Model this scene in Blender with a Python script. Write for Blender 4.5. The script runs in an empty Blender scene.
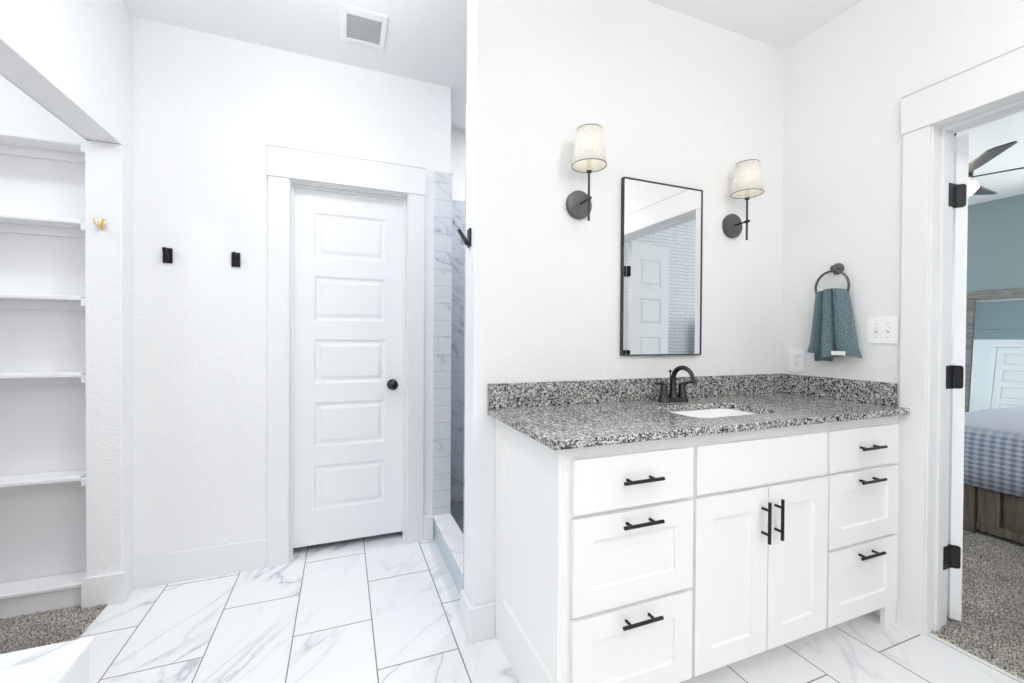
import bpy, math, random
import numpy as np
from mathutils import Vector, Matrix

random.seed(7)
S = bpy.context.scene
COL = S.collection
PI = math.pi

# ------------------------------------------------------------------ camera
F_PX, YAW, PITCH, ROLL, HC = 429.144, .376518, -.0086145, .0064261, 1.2215
cy_, sy_, cp_, sp_ = math.cos(YAW), math.sin(YAW), math.cos(PITCH), math.sin(PITCH)
fw = Vector((sy_*cp_, cy_*cp_, sp_))
r0 = Vector((cy_, -sy_, 0))
u0 = r0.cross(fw)
rt = r0*math.cos(ROLL) + u0*math.sin(ROLL)
up = -r0*math.sin(ROLL) + u0*math.cos(ROLL)
cam_d = bpy.data.cameras.new('camera')
cam_d.sensor_width = 36
cam_d.lens = F_PX/1024*36
cam_d.clip_start = .02
cam = bpy.data.objects.new('camera', cam_d)
COL.objects.link(cam)
M = Matrix((rt, up, -fw)).transposed().to_4x4()
M.translation = Vector((0, 0, HC))
cam.matrix_world = M
S.camera = cam

# ------------------------------------------------------------------ world, exposure, area lights
S.view_settings.view_transform = 'Standard'
S.view_settings.look = 'None'
S.view_settings.gamma = 1
S.view_settings.use_curve_mapping = False
S.view_settings.exposure = 0.17
w = bpy.data.worlds.new('world'); S.world = w; w.use_nodes = True
w.node_tree.nodes['Background'].inputs[0].default_value = (.75, .87, 1, 1)
w.node_tree.nodes['Background'].inputs[1].default_value = 1.0
S.cycles.max_bounces = 12
S.cycles.diffuse_bounces = 8
S.cycles.glossy_bounces = 6
S.cycles.caustics_reflective = False
S.cycles.caustics_refractive = False
S.cycles.sample_clamp_indirect = 6

def area(name, loc, rot, sx, sy, power, col=(1, 1, 1), shape='RECTANGLE'):
    d = bpy.data.lights.new(name, 'AREA'); d.shape = shape; d.size = sx
    if shape in ('RECTANGLE', 'ELLIPSE'): d.size_y = sy
    d.energy = power; d.color = col
    o = bpy.data.objects.new(name, d); o.location = loc; o.rotation_euler = rot
    COL.objects.link(o)
    return o

COOL = (.935, .965, 1.0)
WARM = (1.0, .958, .905)
# unseen ceiling lamps: x, y, ceiling height, watts, colour.  The globes, added to brighten the ceilings too, are emissive
# meshes (built below with their canopies); the flush lamps in shower and closet are area lights in their housings
GLOBES = [(-.10, 1.66, 2.744, 8.0, COOL), (-.25, -.5, 2.744, 9.5, COOL), (1.25, .05, 2.805, 9.5, WARM), (1.35, -1.1, 2.805, 8, WARM)]
for (x, y, z, p, c) in GLOBES:      # added disc under each globe, lifts floor and lower walls
    area('globe_lamp_light', (x, y, z-.232), (0, 0, 0), .10, .10, p*.48, c, 'DISK')
FLUSH = [(1.3, 2.45, 2.744, 12, COOL), (-2.0, 1.90, 2.744, 10, COOL)]
for (x, y, z, p, c) in FLUSH:
    area('ceiling_lamp_light', (x, y, z-.016), (0, 0, 0), .17, .17, p, c, 'DISK')
area('window_daylight', (-1.70, -.35, 1.62), (0, -PI/2, 0), .95, 1.3, 6.5, (.84, .93, 1.0))  # area light inside the added, unseen tub window, cool as daylight
area('bedroom_window_daylight', (5.2, 6.05, 1.6), (PI/2, 0, 0), 2.2, 1.5, 225, (.95, .975, 1.0))  # added to brighten the bedroom; no window is built on this wall
area('bedroom_near_window_daylight', (7.78, .9, 1.6), (0, PI/2, 0), 1.4, 1.4, 70, (.93, .97, 1.0))  # second added bedroom light, set before the windowless teal wall

# ------------------------------------------------------------------ materials
def new_mat(name):
    m = bpy.data.materials.new(name); m.use_nodes = True
    nt = m.node_tree
    return m, nt, nt.nodes['Principled BSDF']

def simple(name, col, rough=.5, metal=0, bump=0, scale=200, spec=.5, emis=None, es=0):
    m, nt, b = new_mat(name)
    b.inputs['Base Color'].default_value = (*col, 1)
    b.inputs['Roughness'].default_value = rough
    b.inputs['Metallic'].default_value = metal
    b.inputs['Specular IOR Level'].default_value = spec
    if emis:
        b.inputs['Emission Color'].default_value = (*emis, 1)
        b.inputs['Emission Strength'].default_value = es
    if bump:
        t = nt.nodes.new('ShaderNodeTexCoord'); n = nt.nodes.new('ShaderNodeTexNoise')
        n.inputs['Scale'].default_value = scale; n.inputs['Detail'].default_value = 3
        bp = nt.nodes.new('ShaderNodeBump'); bp.inputs['Strength'].default_value = bump
        bp.inputs['Distance'].default_value = .002
        nt.links.new(t.outputs['Object'], n.inputs['Vector'])
        nt.links.new(n.outputs['Fac'], bp.inputs['Height'])
        nt.links.new(bp.outputs['Normal'], b.inputs['Normal'])
    return m

def ramp(nt, stops, interp='LINEAR'):
    r = nt.nodes.new('ShaderNodeValToRGB'); r.color_ramp.interpolation = interp
    e = r.color_ramp.elements
    e[0].position, e[0].color = stops[0][0], (*stops[0][1], 1)
    e[1].position, e[1].color = stops[1][0], (*stops[1][1], 1)
    for p, c in stops[2:]:
        q = e.new(p); q.color = (*c, 1)
    return r

def wall_mat(name, col, strength=.35):
    m, nt, b = new_mat(name)
    b.inputs['Base Color'].default_value = (*col, 1)
    b.inputs['Roughness'].default_value = .75
    b.inputs['Specular IOR Level'].default_value = .25
    t = nt.nodes.new('ShaderNodeTexCoord')
    mp = nt.nodes.new('ShaderNodeMapping'); mp.inputs['Scale'].default_value = (1, 1, 1.7)
    n = nt.nodes.new('ShaderNodeTexNoise'); n.inputs['Scale'].default_value = 55; n.inputs['Detail'].default_value = 2.5
    n.inputs['Distortion'].default_value = .8
    r = ramp(nt, [(.42, (0, 0, 0)), (.62, (1, 1, 1))])
    bp = nt.nodes.new('ShaderNodeBump'); bp.inputs['Strength'].default_value = strength; bp.inputs['Distance'].default_value = .0022
    L = nt.links.new
    L(t.outputs['Object'], mp.inputs[0]); L(mp.outputs[0], n.inputs['Vector']); L(n.outputs['Fac'], r.inputs[0])
    L(r.outputs[0], bp.inputs['Height']); L(bp.outputs[0], b.inputs['Normal'])
    return m

def marble_color(nt, vec, base, vein, vscale=1.5, amount=1.0, theta=.646):
    """thin streaks drawn out along one direction, with faint clouds beside them"""
    L = nt.links.new
    mp = nt.nodes.new('ShaderNodeMapping'); mp.inputs['Rotation'].default_value = (0, 0, theta)
    m2 = nt.nodes.new('ShaderNodeMapping'); m2.inputs['Scale'].default_value = (.32, 1, .6)
    L(vec, mp.inputs[0]); L(mp.outputs[0], m2.inputs[0])
    def ridge(scale, det, dist, w, seed):
        n = nt.nodes.new('ShaderNodeTexNoise'); n.noise_dimensions = '4D'; n.inputs['W'].default_value = seed
        n.inputs['Scale'].default_value = scale; n.inputs['Detail'].default_value = det
        n.inputs['Distortion'].default_value = dist; n.inputs['Roughness'].default_value = .5
        L(m2.outputs[0], n.inputs['Vector'])
        a = nt.nodes.new('ShaderNodeMath'); a.operation = 'SUBTRACT'; a.inputs[1].default_value = .5; L(n.outputs['Fac'], a.inputs[0])
        q = nt.nodes.new('ShaderNodeMath'); q.operation = 'ABSOLUTE'; L(a.outputs[0], q.inputs[0])
        r = ramp(nt, [(0, (1, 1, 1)), (w*.3, (.55, .55, .55)), (w, (.14, .14, .14)), (w*3, (0, 0, 0))])
        L(q.outputs[0], r.inputs[0])
        return r.outputs[0]
    def mask(scale, lo, hi, seed):
        n = nt.nodes.new('ShaderNodeTexNoise'); n.noise_dimensions = '4D'; n.inputs['W'].default_value = seed
        n.inputs['Scale'].default_value = scale; n.inputs['Detail'].default_value = 2
        L(m2.outputs[0], n.inputs['Vector'])
        r = ramp(nt, [(lo, (0, 0, 0)), (hi, (1, 1, 1))]); L(n.outputs['Fac'], r.inputs[0])
        return r.outputs[0]
    def mul(a, b):
        m = nt.nodes.new('ShaderNodeMath'); m.operation = 'MULTIPLY'; L(a, m.inputs[0])
        if isinstance(b, float): m.inputs[1].default_value = b
        else: L(b, m.inputs[1])
        return m.outputs[0]
    def addc(a, b):
        m = nt.nodes.new('ShaderNodeMath'); m.operation = 'ADD'; m.use_clamp = True; L(a, m.inputs[0]); L(b, m.inputs[1])
        return m.outputs[0]
    v1 = mul(ridge(vscale*1.5, 5, .9, .012, 1.3), mask(vscale*1.6, .40, .60, 7.1))
    v2 = mul(mul(ridge(vscale*3.2, 4, .7, .018, 4.4), mask(vscale*2.4, .46, .66, 9.2)), .6)
    s = mul(addc(v1, v2), float(amount))
    mx = nt.nodes.new('ShaderNodeMixRGB'); mx.inputs[1].default_value = (*base, 1); mx.inputs[2].default_value = (*vein, 1)
    L(s, mx.inputs[0])
    return mx.outputs[0]

def tile_mat(name, origin, rot, bw, rh, mortar, grout, base, vein, amount=.8, vscale=1.5, rough=.2, offset=.5, theta=.646):
    """brick grid in object space; rot turns object axes so bricks run along x of the pattern"""
    m, nt, b = new_mat(name); L = nt.links.new
    t = nt.nodes.new('ShaderNodeTexCoord')
    mp = nt.nodes.new('ShaderNodeMapping'); mp.vector_type = 'POINT'
    mp.inputs['Location'].default_value = origin
    mp.inputs['Rotation'].default_value = rot
    L(t.outputs['Object'], mp.inputs[0])
    def brick(c1, c2, cm, ms):
        k = nt.nodes.new('ShaderNodeTexBrick'); k.offset = offset; k.offset_frequency = 2; k.squash = 1
        k.inputs['Scale'].default_value = 1; k.inputs['Brick Width'].default_value = bw; k.inputs['Row Height'].default_value = rh
        k.inputs['Mortar Size'].default_value = ms; k.inputs['Mortar Smooth'].default_value = 0
        k.inputs['Color1'].default_value = (*c1, 1); k.inputs['Color2'].default_value = (*c2, 1); k.inputs['Mortar'].default_value = (*cm, 1)
        L(mp.outputs[0], k.inputs['Vector'])
        return k
    k = brick((0, 0, 0), (1, 1, 1), (0, 0, 0), mortar)
    sc = nt.nodes.new('ShaderNodeVectorMath'); sc.operation = 'SCALE'; sc.inputs['Scale'].default_value = 37
    L(k.outputs['Color'], sc.inputs[0])
    ad = nt.nodes.new('ShaderNodeVectorMath'); ad.operation = 'ADD'
    L(mp.outputs[0], ad.inputs[0]); L(sc.outputs[0], ad.inputs[1])
    c = marble_color(nt, ad.outputs[0], base, vein, vscale, amount, theta)
    mx = nt.nodes.new('ShaderNodeMixRGB'); mx.inputs[2].default_value = (*grout, 1)
    L(k.outputs['Fac'], mx.inputs[0]); L(c, mx.inputs[1]); L(mx.outputs[0], b.inputs['Base Color'])
    rr = nt.nodes.new('ShaderNodeMapRange'); rr.inputs['To Min'].default_value = rough; rr.inputs['To Max'].default_value = .8
    L(k.outputs['Fac'], rr.inputs[0]); L(rr.outputs[0], b.inputs['Roughness'])
    bp = nt.nodes.new('ShaderNodeBump'); bp.invert = True; bp.inputs['Strength'].default_value = .5; bp.inputs['Distance'].default_value = .001
    L(k.outputs['Fac'], bp.inputs['Height']); L(bp.outputs[0], b.inputs['Normal'])
    b.inputs['Specular IOR Level'].default_value = .4
    return m

def granite_mat():
    m, nt, b = new_mat('granite'); L = nt.links.new
    t = nt.nodes.new('ShaderNodeTexCoord')
    n0 = nt.nodes.new('ShaderNodeTexNoise'); n0.inputs['Scale'].default_value = 90; n0.inputs['Detail'].default_value = 2
    L(t.outputs['Object'], n0.inputs['Vector'])
    ad = nt.nodes.new('ShaderNodeMixRGB'); ad.blend_type = 'ADD'; ad.inputs[0].default_value = .012
    L(t.outputs['Object'], ad.inputs[1]); L(n0.outputs['Color'], ad.inputs[2])
    def vor(scale):
        v = nt.nodes.new('ShaderNodeTexVoronoi'); v.inputs['Scale'].default_value = scale; v.inputs['Randomness'].default_value = 1
        L(ad.outputs[0], v.inputs['Vector'])
        s = nt.nodes.new('ShaderNodeSeparateColor'); L(v.outputs['Color'], s.inputs[0])
        return s.outputs[0], s.outputs[1]
    a1, a2 = vor(135); b1, b2 = vor(235)
    n4 = nt.nodes.new('ShaderNodeTexNoise'); n4.inputs['Scale'].default_value = 9; n4.inputs['Detail'].default_value = 3
    L(t.outputs['Object'], n4.inputs['Vector'])
    sh = nt.nodes.new('ShaderNodeMath'); sh.operation = 'MULTIPLY_ADD'; sh.inputs[1].default_value = .5; sh.inputs[2].default_value = -.25
    L(n4.outputs['Fac'], sh.inputs[0])
    s1 = nt.nodes.new('ShaderNodeMath'); s1.operation = 'ADD'; L(a1, s1.inputs[0]); L(sh.outputs[0], s1.inputs[1])
    r1 = ramp(nt, [(0, (.022, .022, .026)), (.2, (.075, .075, .085)), (.34, (.21, .205, .20)), (.55, (.42, .41, .40)), (.78, (.68, .67, .65))], 'CONSTANT')
    L(s1.outputs[0], r1.inputs[0])
    r2 = ramp(nt, [(0, (.018, .018, .02)), (.26, (.12, .12, .125)), (.42, (.30, .285, .27)), (.7, (.66, .65, .63))], 'CONSTANT')
    L(b1, r2.inputs[0])
    g = nt.nodes.new('ShaderNodeMath'); g.operation = 'GREATER_THAN'; g.inputs[1].default_value = .5; L(b2, g.inputs[0])
    mx = nt.nodes.new('ShaderNodeMixRGB'); L(g.outputs[0], mx.inputs[0]); L(r1.outputs[0], mx.inputs[1]); L(r2.outputs[0], mx.inputs[2])
    L(mx.outputs[0], b.inputs['Base Color'])
    b.inputs['Roughness'].default_value = .14
    return m

def carpet_mat():
    m, nt, b = new_mat('carpet'); L = nt.links.new
    t = nt.nodes.new('ShaderNodeTexCoord')
    n = nt.nodes.new('ShaderNodeTexNoise'); n.inputs['Scale'].default_value = 130; n.inputs['Detail'].default_value = 2
    L(t.outputs['Object'], n.inputs['Vector'])
    n2 = nt.nodes.new('ShaderNodeTexNoise'); n2.inputs['Scale'].default_value = 6; n2.inputs['Detail'].default_value = 3
    L(t.outputs['Object'], n2.inputs['Vector'])
    r = ramp(nt, [(.36, (.12, .10, .09)), (.45, (.38, .34, .31)), (.55, (.62, .58, .54)), (.66, (.82, .79, .76))])
    L(n.outputs['Fac'], r.inputs[0])
    r2 = ramp(nt, [(.3, (.82, .82, .82)), (.7, (1.1, 1.1, 1.1))]); L(n2.outputs['Fac'], r2.inputs[0])
    mu = nt.nodes.new('ShaderNodeMixRGB'); mu.blend_type = 'MULTIPLY'; mu.inputs[0].default_value = 1
    L(r.outputs[0], mu.inputs[1]); L(r2.outputs[0], mu.inputs[2]); L(mu.outputs[0], b.inputs['Base Color'])
    b.inputs['Roughness'].default_value = 1; b.inputs['Specular IOR Level'].default_value = .05
    return m

def wood_mat(name, c1, c2, axis_scale=(30, 30, 2)):
    m, nt, b = new_mat(name); L = nt.links.new
    t = nt.nodes.new('ShaderNodeTexCoord')
    mp = nt.nodes.new('ShaderNodeMapping'); mp.inputs['Scale'].default_value = axis_scale
    n = nt.nodes.new('ShaderNodeTexNoise'); n.inputs['Scale'].default_value = 1.5; n.inputs['Detail'].default_value = 6; n.inputs['Distortion'].default_value = .6
    r = ramp(nt, [(.3, c1), (.7, c2)])
    L(t.outputs['Object'], mp.inputs[0]); L(mp.outputs[0], n.inputs['Vector']); L(n.outputs['Fac'], r.inputs[0]); L(r.outputs[0], b.inputs['Base Color'])
    bp = nt.nodes.new('ShaderNodeBump'); bp.inputs['Strength'].default_value = .2; bp.inputs['Distance'].default_value = .002
    L(n.outputs['Fac'], bp.inputs['Height']); L(bp.outputs[0], b.inputs['Normal'])
    b.inputs['Roughness'].default_value = .6
    return m

def towel_mat():
    m, nt, b = new_mat('terry'); L = nt.links.new
    t = nt.nodes.new('ShaderNodeTexCoord')
    n = nt.nodes.new('ShaderNodeTexNoise'); n.inputs['Scale'].default_value = 260; n.inputs['Detail'].default_value = 2
    L(t.outputs['Object'], n.inputs['Vector'])
    r = ramp(nt, [(.34, (.055, .095, .115)), (.5, (.115, .178, .203)), (.68, (.215, .30, .33))])
    L(n.outputs['Fac'], r.inputs[0]); L(r.outputs[0], b.inputs['Base Color'])
    bp = nt.nodes.new('ShaderNodeBump'); bp.inputs['Strength'].default_value = .9; bp.inputs['Distance'].default_value = .003
    L(n.outputs['Fac'], bp.inputs['Height']); L(bp.outputs[0], b.inputs['Normal'])
    b.inputs['Roughness'].default_value = .95
    b.inputs['Sheen Weight'].default_value = .3
    return m

def bedspread_mat():
    m, nt, b = new_mat('waffle_weave'); L = nt.links.new
    t = nt.nodes.new('ShaderNodeTexCoord')
    sep = nt.nodes.new('ShaderNodeSeparateXYZ'); L(t.outputs['Object'], sep.inputs[0])
    def wave(src, f):
        mu = nt.nodes.new('ShaderNodeMath'); mu.operation = 'MULTIPLY'; mu.inputs[1].default_value = f; L(src, mu.inputs[0])
        s = nt.nodes.new('ShaderNodeMath'); s.operation = 'SINE'; L(mu.outputs[0], s.inputs[0])
        return s.outputs[0]
    y = wave(sep.outputs['Y'], 2*PI/.045); z = wave(sep.outputs['Z'], 2*PI/.03); x = wave(sep.outputs['X'], 2*PI/.045)
    g = nt.nodes.new('ShaderNodeNewGeometry'); gs = nt.nodes.new('ShaderNodeSeparateXYZ'); L(g.outputs['True Normal'], gs.inputs[0])
    ab = nt.nodes.new('ShaderNodeMath'); ab.operation = 'ABSOLUTE'; L(gs.outputs['Z'], ab.inputs[0])
    up_ = nt.nodes.new('ShaderNodeMapRange'); up_.inputs['From Min'].default_value = .4; up_.inputs['From Max'].default_value = .9
    up_.inputs['To Min'].default_value = 1; up_.inputs['To Max'].default_value = .12; L(ab.outputs[0], up_.inputs[0])
    a0 = nt.nodes.new('ShaderNodeMath'); a0.operation = 'ADD'; L(y, a0.inputs[0]); L(z, a0.inputs[1])
    a = nt.nodes.new('ShaderNodeMath'); a.operation = 'MULTIPLY'; L(a0.outputs[0], a.inputs[0]); L(up_.outputs[0], a.inputs[1])
    mr = nt.nodes.new('ShaderNodeMapRange'); mr.inputs['From Min'].default_value = -1.4; mr.inputs['From Max'].default_value = 1.4
    L(a.outputs[0], mr.inputs[0])
    r = ramp(nt, [(0, (.20, .24, .32)), (1, (.52, .56, .65))]); L(mr.outputs[0], r.inputs[0])
    L(r.outputs[0], b.inputs['Base Color'])
    bp = nt.nodes.new('ShaderNodeBump'); bp.inputs['Strength'].default_value = .6; bp.inputs['Distance'].default_value = .004
    L(mr.outputs[0], bp.inputs['Height']); L(bp.outputs[0], b.inputs['Normal'])
    b.inputs['Roughness'].default_value = .9
    return m

def shade_mat():
    m, nt, b = new_mat('lamp_linen'); L = nt.links.new
    out = nt.nodes['Material Output']
    t = nt.nodes.new('ShaderNodeTexCoord')
    mp = nt.nodes.new('ShaderNodeMapping'); mp.inputs['Scale'].default_value = (1, 1, .15)
    n = nt.nodes.new('ShaderNodeTexNoise'); n.inputs['Scale'].default_value = 260; n.inputs['Detail'].default_value = 2
    L(t.outputs['Object'], mp.inputs[0]); L(mp.outputs[0], n.inputs['Vector'])
    r = ramp(nt, [(.3, (.63, .60, .55)), (.7, (.77, .745, .70))]); L(n.outputs['Fac'], r.inputs[0])
    d = nt.nodes.new('ShaderNodeBsdfDiffuse'); tr = nt.nodes.new('ShaderNodeBsdfTranslucent')
    L(r.outputs[0], d.inputs[0]); L(r.outputs[0], tr.inputs[0])
    mx = nt.nodes.new('ShaderNodeMixShader'); mx.inputs[0].default_value = .33
    L(d.outputs[0], mx.inputs[1]); L(tr.outputs[0], mx.inputs[2]); L(mx.outputs[0], out.inputs['Surface'])
    return m

M_ = {}
M_['wall'] = wall_mat('wall_paint', (.87, .87, .868), .42)
M_['ceil'] = wall_mat('ceiling_paint', (.91, .91, .91), .1)
M_['trim'] = simple('trim_paint', (.835, .838, .842), .35, spec=.35)
M_['cab'] = simple('cabinet_paint', (.885, .88, .868), .38, spec=.35)
M_['vent_dark'] = simple('vent_dark', (.48, .48, .49), .8)
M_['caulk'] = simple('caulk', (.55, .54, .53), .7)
M_['door'] = simple('door_paint', (.875, .878, .89), .4, spec=.35)
M_['shelf'] = simple('shelf_paint', (.84, .84, .85), .4)
M_['closet'] = simple('closet_paint', (.80, .80, .81), .7)
M_['teal'] = wall_mat('teal_paint', (.285, .345, .362), .35)
M_['black'] = simple('black_metal', (.022, .023, .026), .38, .6)
M_['bronze'] = simple('oil_rubbed_bronze', (.055, .053, .055), .24, .85)
M_['pewter'] = simple('dark_pewter', (.11, .113, .115), .42, .5)
M_['brass'] = simple('brass', (.86, .68, .36), .25, 1)
M_['white_plastic'] = simple('white_plastic', (.94, .94, .94), .3)
M_['slot'] = simple('dark_slot', (.05, .05, .05), .6)
M_['grey_plastic'] = simple('toggle_grey', (.55, .55, .55), .4)
M_['porcelain'] = simple('porcelain', (.92, .92, .92), .08)
M_['chrome'] = simple('chrome', (.8, .8, .8), .12, 1)
M_['mirror'] = simple('mirror_silver', (.84, .85, .86), .0, 1)
M_['granite'] = granite_mat()
M_['carpet'] = carpet_mat()
M_['floor'] = tile_mat('marble_floor', (0, 0, 0), (0, 0, 0), .611, .3055, .0024, (.26, .23, .20), (.86, .865, .88), (.33, .36, .43), .68, 1.35, .17)
M_['marble'] = None
M_['towel'] = towel_mat()
M_['hem'] = simple('towel_hem', (.115, .175, .20), .85, bump=.5, scale=500)
M_['bedspread'] = bedspread_mat()
M_['shade'] = shade_mat()
M_['bulb'] = simple('bulb_glass', (1, 1, 1), .4, emis=(1, .96, .92), es=5.5)
M_['candle'] = simple('candle_sleeve', (.80, .74, .58), .5)
M_['lamp_lens'] = simple('lamp_lens', (1, 1, 1), .5, emis=(1, .98, .95), es=6)
M_['fan'] = simple('fan_blade_black', (.02, .02, .024), .3)
M_['fan_glass'] = simple('fan_glass', (1, .93, .78), .4, emis=(1, .84, .60), es=.85)
M_['driftwood'] = wood_mat('driftwood', (.13, .12, .115), (.30, .28, .265), (30, 4, 30))
M_['bedwood'] = wood_mat('bed_wood', (.085, .068, .052), (.20, .165, .13), (30, 30, 3))
M_['mattress'] = simple('mattress_ticking', (.6, .6, .62), .9)
M_['shadowgap'] = simple('dark_gap', (.03, .03, .03), .8)

def marble_plain(name, base=(.88, .885, .90), vein=(.42, .45, .50), amount=.55, vs=2.2):
    m, nt, b = new_mat(name)
    t = nt.nodes.new('ShaderNodeTexCoord')
    c = marble_color(nt, t.outputs['Object'], base, vein, vs, amount)
    nt.links.new(c, b.inputs['Base Color']); b.inputs['Roughness'].default_value = .18
    return m
M_['marble'] = marble_plain('marble_slab')
# floor pattern: tile length runs along world Y -> rotate the pattern by 90 degrees
def set_floor_map():
    mp = [n for n in M_['floor'].node_tree.nodes if n.type == 'MAPPING'][0]
    mp.inputs['Rotation'].default_value = (0, 0, PI/2)   # (x,y)->(-y,x)
    # pattern u = -y + lu ; v = x + lv ; rows at multiples of .3055, row 0 unshifted
    mp.inputs['Location'].default_value = (1.632 + 10*.611, -.4275 + 10*.3055, 0)
set_floor_map()
def axis_tile(name, axes, origin, bw, rh, mortar, grout, base, vein, amount, vscale, rough=.2, offset=.5, theta=.646):
    """axes: which object axes give pattern (u,v)"""
    m = tile_mat(name, (0, 0, 0), (0, 0, 0), bw, rh, mortar, grout, base, vein, amount, vscale, rough, offset, theta)
    nt = m.node_tree
    t = [n for n in nt.nodes if n.type == 'TEX_COORD'][0]; mp = [n for n in nt.nodes if n.type == 'MAPPING'][0]
    for l in list(mp.inputs[0].links): nt.links.remove(l)
    s = nt.nodes.new('ShaderNodeSeparateXYZ'); c = nt.nodes.new('ShaderNodeCombineXYZ')
    nt.links.new(t.outputs['Object'], s.inputs[0])
    nt.links.new(s.outputs[axes[0]], c.inputs[0]); nt.links.new(s.outputs[axes[1]], c.inputs[1]); nt.links.new(s.outputs[axes[2]], c.inputs[2])
    nt.links.new(c.outputs[0], mp.inputs[0])
    mp.inputs['Location'].default_value = origin
    return m
GREYM = dict(base=(.62, .65, .70), vein=(.25, .27, .31))
M_['wing_tile'] = axis_tile('wing_tile', 'XZY', (5.02, -.148+10*.1, 0), .30, .1037, .0012, (.40, .41, .44), (.70, .72, .76), (.30, .32, .37), .8, 4, offset=.0)
M_['shower_tile'] = axis_tile('shower_tile', 'XZY', (5, 1, 0), .30, .1037, .0015, (.42, .44, .47), (.60, .63, .68), (.12, .13, .16), .95, 3.2)
M_['shower_side_tile'] = axis_tile('shower_side_tile', 'YZX', (5, 1, 0), .30, .1037, .0015, (.42, .44, .47), (.60, .63, .68), (.12, .13, .16), .95, 3.2)
M_['mosaic'] = axis_tile('mosaic', 'XYZ', (5, 5, 0), .05, .05, .002, (.25, .26, .28), (.20, .22, .25), (.05, .05, .06), .8, 6)
M_['brick'] = axis_tile('white_brick', 'XZY', (5, 5, 0), .33, .0405, .0022, (.40, .44, .50), (.86, .88, .90), (.66, .70, .75), .5, 5, .6)

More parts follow.
